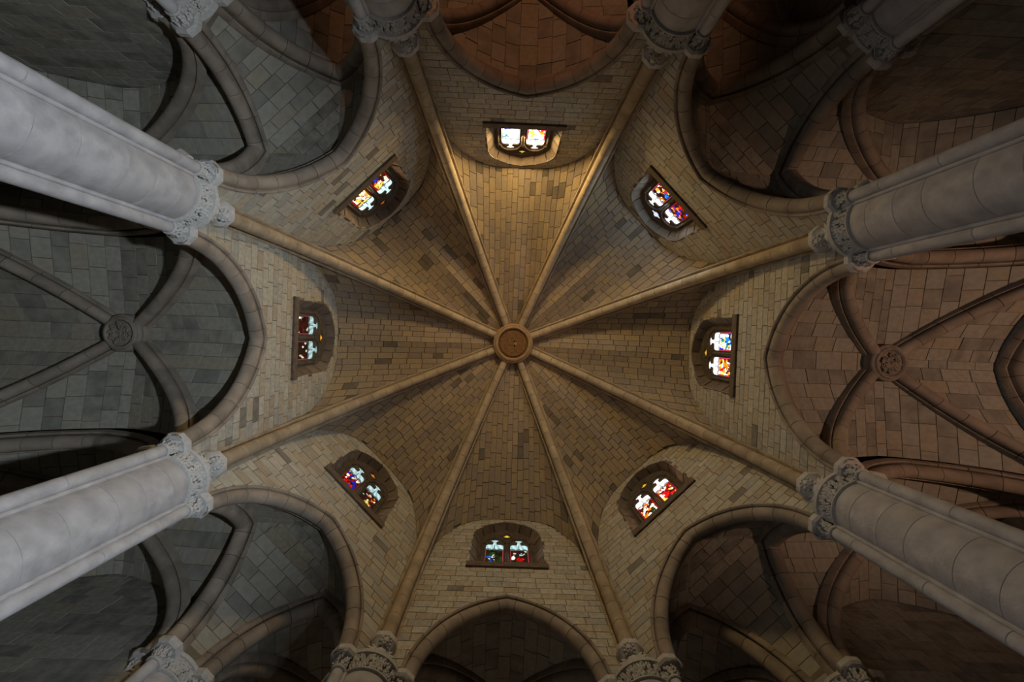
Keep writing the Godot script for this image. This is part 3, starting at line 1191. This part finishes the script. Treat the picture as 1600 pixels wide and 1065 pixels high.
func build_arches() -> void:
	var prof := main_profile()
	var tones := [["arch", 0.6], ["arch_b", 0.4]]
	for i in 8:
		var n := nrm_of(i)
		var t := tan_of(i)
		var o := thing("pointed_arch", "moulded pointed stone arch in the drum wall directly under the %s window" % WINDOW_LOOKS[i], "arch", n * RF + Vector3(0, 7.0, 0), "drum arches")
		voussoirs(o, "voussoir", arch_path(n * RF, t, 2.01, 7.3, 2.40), n, prof, 13, tones, 0.012, 6)
	var pr := rib_profile(0.225, 0.155, 0.34)
	# between the crossing piers and the outer corner piers
	for q in 4:
		var a := PI / 4.0 + q * PI / 2.0
		var sx := signf(cos(a))
		var sz := signf(sin(a))
		var look: String = WINDOW_LOOKS[q * 2 + 1]
		for turn in 2:
			var mid := Vector3(6.42 * sx, 0, 4.52 * sz) if turn == 0 else Vector3(4.52 * sx, 0, 6.42 * sz)
			var along := Vector3(0, 0, 1) if turn == 0 else Vector3(1, 0, 0)
			var D := Vector3(1, 0, 0) if turn == 0 else Vector3(0, 0, 1)
			var side: String = ["east", "west"][0 if sx > 0 else 1] if turn == 0 else ["north", "south"][0 if sz > 0 else 1]
			var o := thing("pointed_arch", "narrow pointed arch towards the %s aisle, behind the %s window's wall" % [side, look], "arch", mid + Vector3(0, 7.0, 0), "corner bay arches")
			voussoirs(o, "voussoir", arch_path(mid, along, 1.44, SPRING - 0.1, 2.5, 1.0), D, pr, 11, tones, 0.012, 6)
	# between each arm and its aisles, and the far arches of the arms
	for k in 4:
		var n := nrm_of(k * 2)
		var t := tan_of(k * 2)
		var name_k: String = ["east", "north", "west", "south"][k]
		var c: float = [9.2, 9.1, 9.55, 9.1][k]
		for s in [-1.0, 1.0]:
			var look: String = WINDOW_LOOKS[(k * 2 + (1 if s > 0 else 7)) % 8]
			var mid: Vector3 = n * (c + 0.05) + t * 2.52 * s
			var o := thing("pointed_arch", "long arcade arch beside the %s arm, on the %s window's side" % [name_k, look], "arch", mid + Vector3(0, 7.0, 0), "arcade arches")
			voussoirs(o, "voussoir", arch_path(mid, n, c - 7.0, SPRING - 0.1, 2.15), t, pr, 13, tones, 0.012, 6)
			if o.get_child_count() == 0:
				o.free()
		var fm := n * (2.0 * c - 6.5 + 0.25)
		var fo := thing("pointed_arch", "far transverse arch at the outer end of the %s arm vault" % name_k, "arch", fm + Vector3(0, 7.0, 0), "far arches")
		voussoirs(fo, "voussoir", arch_path(fm, t, 2.0, SPRING - 0.1, 2.35), n, pr, 13, tones, 0.012, 6)
		if fo.get_child_count() == 0:
			fo.free()
		# wall over the far arch
		var wb := MB.new()
		var pt := func(x: float, y: float, d: float) -> Vector3: return fm + t * x + Vector3(0, y, 0) + n * d
		for half in [-1.0, 1.0]:
			var poly := PackedVector2Array([Vector2(0, 9.68)])
			poly.append(Vector2(0, 10.6))
			poly.append(Vector2(half * 2.9, 10.6))
			poly.append(Vector2(half * 2.9, 7.3))
			var ap := arch_path(Vector3.ZERO, Vector3.RIGHT, 1.98, SPRING - 0.1, 2.33)
			for j in range(0, 24):
				poly.append(Vector2(half * absf(ap[j].x), ap[j].y))
			wb.prism(poly, pt, -0.1, 0.1, -n, true, true)
		structure("wall_over_far_arch_" + name_k, "stone wall above the far arch of the %s arm" % name_k, wb, "nave_a", fm + Vector3(0, SPRING, 0))


# ======================================================================= piers

func leaf_mesh(kind: int) -> ArrayMesh:
	# a carved leaf: stands up along y, faces x; lobes round a raised middle, the rim curling back, with thickness
	var mb := MB.new()
	var lobes := 5 if kind == 0 else 7
	var N := 28
	var rings := []
	for q in 5:
		var row := PackedVector3Array()
		for j in N:
			var a := TAU * j / N
			var lob := absf(cos(a * lobes * 0.5))
			var r := 0.5 * (0.50 + 0.50 * pow(lob, 0.7))
			var up: float = 0.5 + r * sin(a) * [0.12, 0.55, 0.95, 1.0, 0.80][q]
			var w: float = r * cos(a) * [0.12, 0.55, 0.95, 1.0, 0.80][q] * (0.86 if kind == 0 else 0.74)
			var out: float = [0.10, 0.19 + 0.05 * lob, 0.09 + 0.03 * lob, 0.03, -0.10][q]
			# the tip leans out
			out += 0.32 * pow(maxf(up, 0.0), 2.2)
			row.append(Vector3(out, up, w))
		rings.append(row)
	mb.grid(rings, true, Vector3(1, 0.2, 0))
	return mb.mesh()


func head_mesh() -> ArrayMesh:
	var mb := MB.new()
	var rows := []
	for i in 25:
		var el := -PI / 2.0 + PI * i / 24.0
		var row := PackedVector3Array()
		for j in 32:
			var az := TAU * j / 32.0
			var d := Vector3(cos(el) * cos(az), sin(el), cos(el) * sin(az))
			var p := Vector3(d.x * 0.090, d.y * 0.115, d.z * 0.082)
			if d.y < -0.1:
				p.z *= 1.0 + 0.40 * (d.y + 0.1)
			var f := maxf(d.x, 0.0)
			# nose, brow, eye hollows, eyes, mouth, chin, cheeks
			p.x += 0.042 * f * exp(-pow(d.z / 0.15, 2.0)) * exp(-pow((d.y + 0.14) / 0.17, 2.0))
			p.x += 0.016 * f * exp(-pow((d.y - 0.24) / 0.11, 2.0)) * exp(-pow(d.z / 0.6, 2.0))
			p.x -= 0.030 * f * exp(-pow((absf(d.z) - 0.34) / 0.17, 2.0)) * exp(-pow((d.y - 0.04) / 0.12, 2.0))
			p.x += 0.014 * f * exp(-pow((absf(d.z) - 0.34) / 0.08, 2.0)) * exp(-pow((d.y - 0.03) / 0.06, 2.0))
			p.x -= 0.018 * f * exp(-pow(d.z / 0.24, 2.0)) * exp(-pow((d.y + 0.50) / 0.05, 2.0))
			p.x += 0.018 * f * exp(-pow(d.z / 0.25, 2.0)) * exp(-pow((d.y + 0.74) / 0.14, 2.0))
			p.x += 0.008 * f * exp(-pow((absf(d.z) - 0.45) / 0.18, 2.0)) * exp(-pow((d.y + 0.32) / 0.16, 2.0))
			row.append(p)
		rows.append(row)
	mb.grid(rows, true)
	return mb.mesh()


func ball(mb: MB, c: Vector3, r: float, stretch := Vector3.ONE) -> void:
	var rows := []
	for i in 6:
		var el := -PI / 2.0 + PI * i / 5.0
		var row := PackedVector3Array()
		for j in 8:
			var az := TAU * j / 8.0
			row.append(c + Vector3(cos(el) * cos(az), sin(el), cos(el) * sin(az)) * r * stretch)
		rows.append(row)
	mb.grid(rows, true)


func hair_mesh() -> ArrayMesh:
	# rows of curls round the brow, the temples and the back of the head
	var mb := MB.new()
	for q in 3:
		var back := [0.035, -0.01, -0.055][q] as float
		for k in 9:
			var a := deg_to_rad(-32.0 + 244.0 * k / 8.0)
			ball(mb, Vector3(back, 0.008 + sin(a) * 0.112, cos(a) * 0.090), 0.032 + 0.006 * ((k + q) % 2))
	ball(mb, Vector3(-0.02, 0.02, 0), 0.098)
	return mb.mesh()


func wing_mesh(side: float) -> ArrayMesh:
	# five long feathers fanned out from the shoulder, one solid
	var mb := MB.new()
	for k in 5:
		var a := deg_to_rad(-28.0 + 26.0 * k)
		var dir := Vector3(-0.25, sin(a), side * cos(a)).normalized()
		var across := dir.cross(Vector3(1, 0, 0)).normalized()
		var L := 0.25 - 0.022 * absf(k - 2.0)
		var rows := []
		for i in 7:
			var f := i / 6.0
			var w := 0.034 * sin(PI * clampf(f * 0.86 + 0.12, 0.0, 1.0)) + 0.004
			var row := PackedVector3Array()
			for j in 8:
				var th := TAU * j / 8.0
				row.append(Vector3(0.0, -0.13, side * 0.075) + dir * (f * L) + across * cos(th) * w + Vector3(1, 0, 0) * (sin(th) * w * 0.7 + 0.012 * (k % 2)))
			rows.append(row)
		mb.grid(rows, true)
	return mb.mesh()


func bust_mesh() -> ArrayMesh:
	# shoulders under folded drapery
	var mb := MB.new()
	var rows := []
	for i in 10:
		var f := i / 9.0
		var row := PackedVector3Array()
		for j in 24:
			var a := TAU * j / 24.0
			var w := lerpf(0.05, 0.15, sin(PI * minf(f * 0.62 + 0.12, 0.5))) * (1.0 - 0.25 * f)
			var fold := 1.0 + 0.10 * sin(a * 7.0 + f * 3.0) * f
			row.append(Vector3(cos(a) * w * 0.62 * fold - 0.05 * f, -0.10 - 0.22 * f, sin(a) * w * fold))
		rows.append(row)
	mb.grid(rows, true)
	return mb.mesh()


func child_mesh(parent: Node3D, called: String, m: Mesh, mat: String, xf: Transform3D) -> MeshInstance3D:
	var mi := MeshInstance3D.new()
	mi.name = numbered(parent, called)
	mi.mesh = m
	mi.material_override = mats[mat]
	mi.transform = xf
	parent.add_child(mi, true)
	return mi


# local axes: +x towards the middle of the crossing
func make_pier(called: String, R: float, dirs: Array, dist: float, rc: float, with_head: bool) -> Node3D:
	var o := thing(called, "pier", "pier", Vector3.ZERO)
	var tones := [["pier", 0.6], ["pier_b", 0.4]]
	var y0 := FLOOR
	# base
	var mb := MB.new()
	mb.lathe(Vector3.ZERO, PackedVector2Array([Vector2(R + 0.42, 0), Vector2(R + 0.42, 0.35), Vector2(R + 0.36, 0.40), Vector2(R + 0.30, 0.5), Vector2(R + 0.2, 0.56), Vector2(R, 0.60)]), 32, 1.0)
	put(o, "base", mb, "pier_b")
	# drums of the great shaft
	var ytop := 7.06 - FLOOR
	var y := 0.55
	while y < ytop - 0.05:
		var h := minf(rng.randf_range(0.42, 0.72), ytop - y)
		if ytop - y - h < 0.3:
			h = ytop - y
		mb = MB.new()
		mb.lathe(Vector3(0, 0, 0), PackedVector2Array([Vector2(R - 0.01, y + 0.001), Vector2(R, y + 0.005), Vector2(R, y + h - 0.005), Vector2(R - 0.01, y + h - 0.001)]), 40, 1.0)
		put(o, "drum", mb, pick(tones), Vector3(0, y, 0))
		y += h
	var cap := MB.new()
	# bell and abacus over the great shaft
	var ya := 7.06 - FLOOR
	var yt := SPRING - FLOOR
	cap.lathe(Vector3.ZERO, PackedVector2Array([Vector2(R - 0.05, ya), Vector2(R + 0.02, ya), Vector2(R + 0.045, ya + 0.015), Vector2(R + 0.05, ya + 0.035), Vector2(R + 0.03, ya + 0.055), Vector2(R - 0.05, ya + 0.065), Vector2(R - 0.05, ya + 0.18), Vector2(R - 0.01, ya + 0.26), Vector2(R + 0.09, yt - 0.07), Vector2(R + 0.12, yt - 0.06), Vector2(R + 0.13, yt), Vector2(0.0, yt + 0.001)]), 40, 1.0)
	var capital := put(o, "capital", cap, "carved", Vector3(0, ya, 0))
	for dd in dirs:
		var a := deg_to_rad(dd)
		var c := Vector3(cos(a), 0, sin(a)) * dist
		y = 0.5
		while y < ytop - 0.05:
			var h := minf(rng.randf_range(0.9, 1.3), ytop - y)
			if ytop - y - h < 0.35:
				h = ytop - y
			mb = MB.new()
			mb.lathe(c, PackedVector2Array([Vector2(rc - 0.012, y + 0.001), Vector2(rc, y + 0.006), Vector2(rc, y + h - 0.006), Vector2(rc - 0.012, y + h - 0.001)]), 18, 1.0)
			put(o, "colonnette_drum", mb, pick(tones), Vector3(c.x, y, c.z))
			y += h
		mb = MB.new()
		mb.lathe(c, PackedVector2Array([Vector2(rc - 0.03, ya), Vector2(rc + 0.02, ya), Vector2(rc + 0.035, ya + 0.015), Vector2(rc + 0.035, ya + 0.035), Vector2(rc + 0.01, ya + 0.055), Vector2(rc - 0.02, ya + 0.065), Vector2(rc - 0.02, ya + 0.18), Vector2(rc + 0.04, ya + 0.25), Vector2(rc + 0.08, yt - 0.08)]), 18, 1.0)
		put(capital, "bell", mb, "carved", Vector3(c.x, ya, c.z))
		mb = MB.new()
		# eight sided abacus
		var fr := []
		for k in 9:
			var b := a + PI / 8.0 + TAU * k / 8.0
			fr.append(Vector3(cos(b), 0, sin(b)))
		var ro := rc + 0.165
		for k in 8:
			var p0: Vector3 = c + fr[k] * ro
			var p1: Vector3 = c + fr[k + 1] * ro
			var q0: Vector3 = c + fr[k] * (ro - 0.04)
			var q1: Vector3 = c + fr[k + 1] * (ro - 0.04)
			var up := Vector3(0, yt + 0.02, 0)
			var dn := Vector3(0, yt - 0.07, 0)
			var lo := Vector3(0, yt - 0.11, 0)
			var out: Vector3 = fr[k] + fr[k + 1]
			mb.quad(p0 + dn, p1 + dn, p1 + up, p0 + up, out)
			mb.quad(q0 + lo, q1 + lo, p1 + dn, p0 + dn, out + Vector3.DOWN)
			mb.tri(c + lo, q0 + lo, q1 + lo, Vector3.DOWN, Vector3.DOWN, Vector3.DOWN)
			mb.tri(c + up, p0 + up, p1 + up, Vector3.UP, Vector3.UP, Vector3.UP)
		put(capital, "abacus", mb, "carved", Vector3(c.x, yt, c.z))
	# fillets in the angles beside the first two colonnettes
	for s in [-1.0, 1.0]:
		var a: float = deg_to_rad(absf(dirs[0]) * 0.86) * s
		var c := Vector3(cos(a), 0, sin(a)) * (R + 0.02)
		mb = MB.new()
		mb.lathe(c, PackedVector2Array([Vector2(0.036, 0.5), Vector2(0.036, ya + 0.02)]), 10, 1.0)
		put(o, "fillet", mb, "pier", Vector3(c.x, 0.5, c.z))
	# foliage: two rows on the great bell, rings on the small ones
	var leaves := [leaf_mesh(0), leaf_mesh(1)]
	for row in 2:
		var cnt := 11
		for k in cnt:
			var a := deg_to_rad(-52.0 + 104.0 * (k + 0.5 * row) / (cnt - 1.0)) 
			if absf(a) > deg_to_rad(56.0):
				continue
			add_leaf(capital, leaves, Vector3.ZERO, a, R - 0.002 + 0.035 * row, 0.05 + 0.105 * row, rng.randf_range(0.155, 0.19))
	for dd in dirs:
		var a0 := deg_to_rad(dd)
		var c := Vector3(cos(a0), 0, sin(a0)) * dist
		for row in 2:
			for k in 7:
				var a := a0 + TAU * (k + 0.5 * row) / 7.0
				# leave out what faces into the great shaft
				if cos(a - a0) < -0.6:
					continue
				add_leaf(capital, leaves, c, a, rc - 0.005 + 0.03 * row, 0.045 + 0.10 * row, rng.randf_range(0.13, 0.165))
	if with_head:
		# corbel that carries the rib, with an angel's head before it
		var cb := MB.new()
		var c := Vector3(0.30, 0, 0)
		cb.lathe(c, PackedVector2Array([Vector2(0.10, yt - 0.12), Vector2(0.17, yt - 0.02), Vector2(0.175, yt + 0.28), Vector2(0.22, yt + 0.40), Vector2(0.285, yt + 0.46), Vector2(0.29, yt + 0.56), Vector2(0.0, yt + 0.565)]), 8, 1.0)
		put(capital, "corbel", cb, "carved", Vector3(c.x, yt, 0))
		var hc := Vector3(0.30 + 0.27, yt + 0.27 - ya, 0)
		var tip := Basis(Vector3(0, 0, 1), -0.75)
		child_mesh(capital, "head", head_mesh(), "carved", Transform3D(tip, hc))
		child_mesh(capital, "hair", hair_mesh(), "carved", Transform3D(tip, hc + Vector3(-0.015, 0.008, 0)))
		child_mesh(capital, "bust", bust_mesh(), "carved", Transform3D(Basis(), hc + Vector3(-0.07, 0.0, 0)))
		for s in [-1.0, 1.0]:
			child_mesh(capital, "wing", wing_mesh(s), "carved", Transform3D(Basis(), hc + Vector3(-0.09, -0.02, 0)))
		for k in 4:
			var a := deg_to_rad(-66.0 + 44.0 * k)
			add_leaf(capital, leaves, c, a, 0.19, 0.44, 0.17)
	return o


func add_leaf(capital: Node3D, leaves: Array, c: Vector3, a: float, r: float, y: float, size: float) -> void:
	var out := Vector3(cos(a), 0, sin(a))
	var b := Basis(out, Vector3.UP, out.cross(Vector3.UP)).rotated(out, rng.randf_range(-0.5, 0.5)).scaled(Vector3.ONE * size)
	child_mesh(capital, "leaf", leaves[rng.randi() % 2], "carved", Transform3D(b, c + out * r + Vector3(0, y, 0)))


func build_piers() -> void:
	var main := make_pier("pier", 0.50, [67.5, -67.5, 122.0, -122.0], 0.614, 0.108, true)
	var tones := ["pale", "pale", "grey", "grey", "bright", "bright", "grey", "shaded"]
	for i in 8:
		var p: Node3D = main
		if i > 0:
			p = main.duplicate()
			p.name = "pier_%03d" % i
			add_child(p, true)
			var hd := p.find_child("capital", false, false)
			var turn := rng.randf_range(-0.3, 0.3)
			hd.get_node("head").rotate_y(turn)
			hd.get_node("hair").rotate_y(turn)
		var a := (i + 0.5) * PI / 4.0
		p.position = Vector3(cos(a) * 6.8, FLOOR, sin(a) * 6.8)
		p.rotation.y = -(a + PI)
		var w1: String = WINDOW_LOOKS[i]
		var w2: String = WINDOW_LOOKS[(i + 1) % 8]
		p.set_meta("label", "angel headed pier between the %s window and the %s window" % [w1, w2])
		p.set_meta("group", "piers of the crossing")
	counts[str(get_instance_id()) + "pier"] = 8
	var outer := make_pier("corner_pier", 0.46, [48.0, -48.0, 100.0, -100.0], 0.56, 0.115, false)
	for q in 4:
		var p: Node3D = outer
		if q > 0:
			p = outer.duplicate()
			p.name = "corner_pier_%03d" % q
			add_child(p, true)
		var a := PI / 4.0 + q * PI / 2.0
		p.position = Vector3(6.5 if cos(a) > 0.0 else -6.3, FLOOR, 6.36 * signf(sin(a)))
		p.rotation.y = -(a + PI)
		p.set_meta("label", "outer corner pier with leafy capital, farther out behind the %s window's arch" % WINDOW_LOOKS[q * 2 + 1])
		p.set_meta("group", "outer corner piers")


# ======================================================================= bosses and unseen lamps

func build_bosses() -> void:
	var y := 16.52
	var o := thing("boss", "large plain round boss with a wooden disc where the eight ribs meet", "boss", Vector3(0, y, 0))
	var mb := MB.new()
	mb.lathe(Vector3.ZERO, PackedVector2Array([Vector2(0.62, y + 0.10), Vector2(0.62, y + 0.0), Vector2(0.66, y - 0.03), Vector2(0.72, y - 0.02), Vector2(0.735, y + 0.03), Vector2(0.77, y + 0.02), Vector2(0.82, y + 0.05), Vector2(0.83, y + 0.10), Vector2(0.81, y + 0.16), Vector2(0.84, y + 0.25), Vector2(0.84, y + 0.6)]), 48, 1.0)
	put(o, "rim", mb, "boss")
	mb = MB.new()
	mb.lathe(Vector3.ZERO, PackedVector2Array([Vector2(0.0, y + 0.055), Vector2(0.40, y + 0.065), Vector2(0.53, y + 0.05), Vector2(0.56, y + 0.08), Vector2(0.63, y + 0.09)]), 48, 1.0)
	put(o, "disc", mb, "boss_wood")
	for p in [Vector2(0.06, 0.09), Vector2(0.07, -0.10)]:  # flat near-black discs, the depth of the holes is only in their colour
		mb = MB.new()
		mb.lathe(Vector3(p.x, y + 0.052, p.y), PackedVector2Array([Vector2(0.0, 0.0), Vector2(0.035, 0.0), Vector2(0.035, 0.02)]), 12, 1.0)
		put(o, "dark_hole_disc", mb, "hole", Vector3(p.x, y + 0.05, p.y))
	mb = MB.new()
	mb.lathe(Vector3(0.10, y + 0.04, 0.0), PackedVector2Array([Vector2(0.0, 0.0), Vector2(0.05, 0.005), Vector2(0.06, 0.03)]), 12, 1.0)
	put(o, "hook_plate", mb, "boss", Vector3(0.1, y + 0.04, 0))
	var centre := [9.2, 9.1, 9.55, 9.1]
	var looks := ["pinkish vault beyond the blue and orange window", "russet vault beyond the brilliant white window", "cool grey vault beyond the dark crimson window", "dark vault beyond the blue robed window"]
	var leaves := [leaf_mesh(0), leaf_mesh(1)]
	for k in 4:
		if k == 1 or k == 3:
			continue
		var c := nrm_of(k * 2) * float(centre[k])
		var yb := 9.60
		var at := Vector3(c.x, yb, c.z)
		var b := thing("boss", "small foliage carved boss on the " + looks[k], "boss", at)
		mb = MB.new()
		mb.lathe(at, PackedVector2Array([Vector2(0.0, 0.06), Vector2(0.30, 0.07), Vector2(0.315, 0.02), Vector2(0.34, 0.0), Vector2(0.38, 0.01), Vector2(0.40, 0.05), Vector2(0.42, 0.05), Vector2(0.455, 0.08), Vector2(0.465, 0.13), Vector2(0.44, 0.18), Vector2(0.47, 0.22), Vector2(0.47, 0.28), Vector2(0.42, 0.32), Vector2(0.42, 0.55)]), 40, 1.0)
		put(b, "rim", mb, "arch_b")
		for q in 13:
			var a := TAU * q / 8.0 + rng.randf_range(-0.2, 0.2)
			var rr := 0.21 if q < 8 else 0.09
			if q >= 8:
				a = TAU * q / 5.0
			var out := Vector3(cos(a), 0, sin(a))
			var bs := Basis(Vector3.DOWN, out, Vector3.DOWN.cross(out)).rotated(Vector3.UP, rng.randf_range(-0.5, 0.5)).scaled(Vector3.ONE * rng.randf_range(0.14, 0.18))
			child_mesh(b, "leaf", leaves[q % 2], "arch_b", Transform3D(bs, out * (rr - 0.08) + Vector3(0, 0.05, 0)))
		for q in 7:
			var sp := MB.new()
			var a := TAU * q / 6.0 + 0.4
			var cc := at + Vector3(cos(a), 0, sin(a)) * (0.17 if q < 6 else 0.0) + Vector3(0, 0.03, 0)
			var fr := []
			for s in 15:
				var th := a + s * 0.75
				var r2 := 0.075 * (1.0 - s / 17.0)
				var ot := Vector3(cos(th), 0, sin(th))
				fr.append([cc + ot * r2 + Vector3(0, -0.002 * s, 0), ot, Vector3.DOWN])
			sp.sweep(fr, roll(0, 0, 0.016, 0, 300, 5), true, false)
			put(b, "scroll", sp, "arch_b", cc)


func flood(at: Vector3, aim: Vector3, c: Color, energy: float, cone: float, size: float, label: String) -> void:  # a lamp out of view, modelled with its light for what it brightens
	var o := thing("unseen_flood_lamp", label, "lamp", at)
	var head := at + Vector3(0, 0.42, 0)
	var dir := (aim - head).normalized()
	var side := dir.cross(Vector3.UP).normalized()
	var up := side.cross(dir)
	var mb := MB.new()
	var s := 0.17
	mb.sweep([[head - dir * 0.16, side * 0.7, up * 0.7], [head, side, up]], PackedVector2Array([Vector2(-s, -s), Vector2(s, -s), Vector2(s, s), Vector2(-s, s)]), true, true)
	put(o, "housing", mb, "metal")
	mb = MB.new()
	mb.lathe(at, PackedVector2Array([Vector2(0.0, 0.03), Vector2(0.2, 0.03), Vector2(0.2, 0.0)]), 20, 1.0)
	mb.lathe(at, PackedVector2Array([Vector2(0.02, 0.03), Vector2(0.02, 0.34)]), 10, 1.0)
	put(o, "stand", mb, "metal")
	var gl := StandardMaterial3D.new()
	gl.resource_name = "lamp_glass"
	gl.albedo_color = Color(0.8, 0.8, 0.8)
	gl.emission_enabled = true
	gl.emission = c
	gl.emission_energy_multiplier = 2.0
	mats[label] = gl
	mb = MB.new()
	mb.sweep([[head + dir * 0.002, side, up], [head + dir * 0.008, side, up]], PackedVector2Array([Vector2(-s, -s) * 0.9, Vector2(s, -s) * 0.9, Vector2(s, s) * 0.9, Vector2(-s, s) * 0.9]), true, true)
	put(o, "lamp_glass", mb, label)
	var l := SpotLight3D.new()
	l.name = "unseen_flood_light"
	l.light_color = c
	l.light_energy = energy
	l.spot_range = 40.0
	l.spot_attenuation = 2.0
	l.spot_angle = cone
	l.spot_angle_attenuation = 0.8
	l.light_size = size * 0.5
	l.shadow_enabled = true
	add_child(l, true)
	l.look_at_from_position(head + dir * 0.2, aim, Vector3(0, 0, 1))
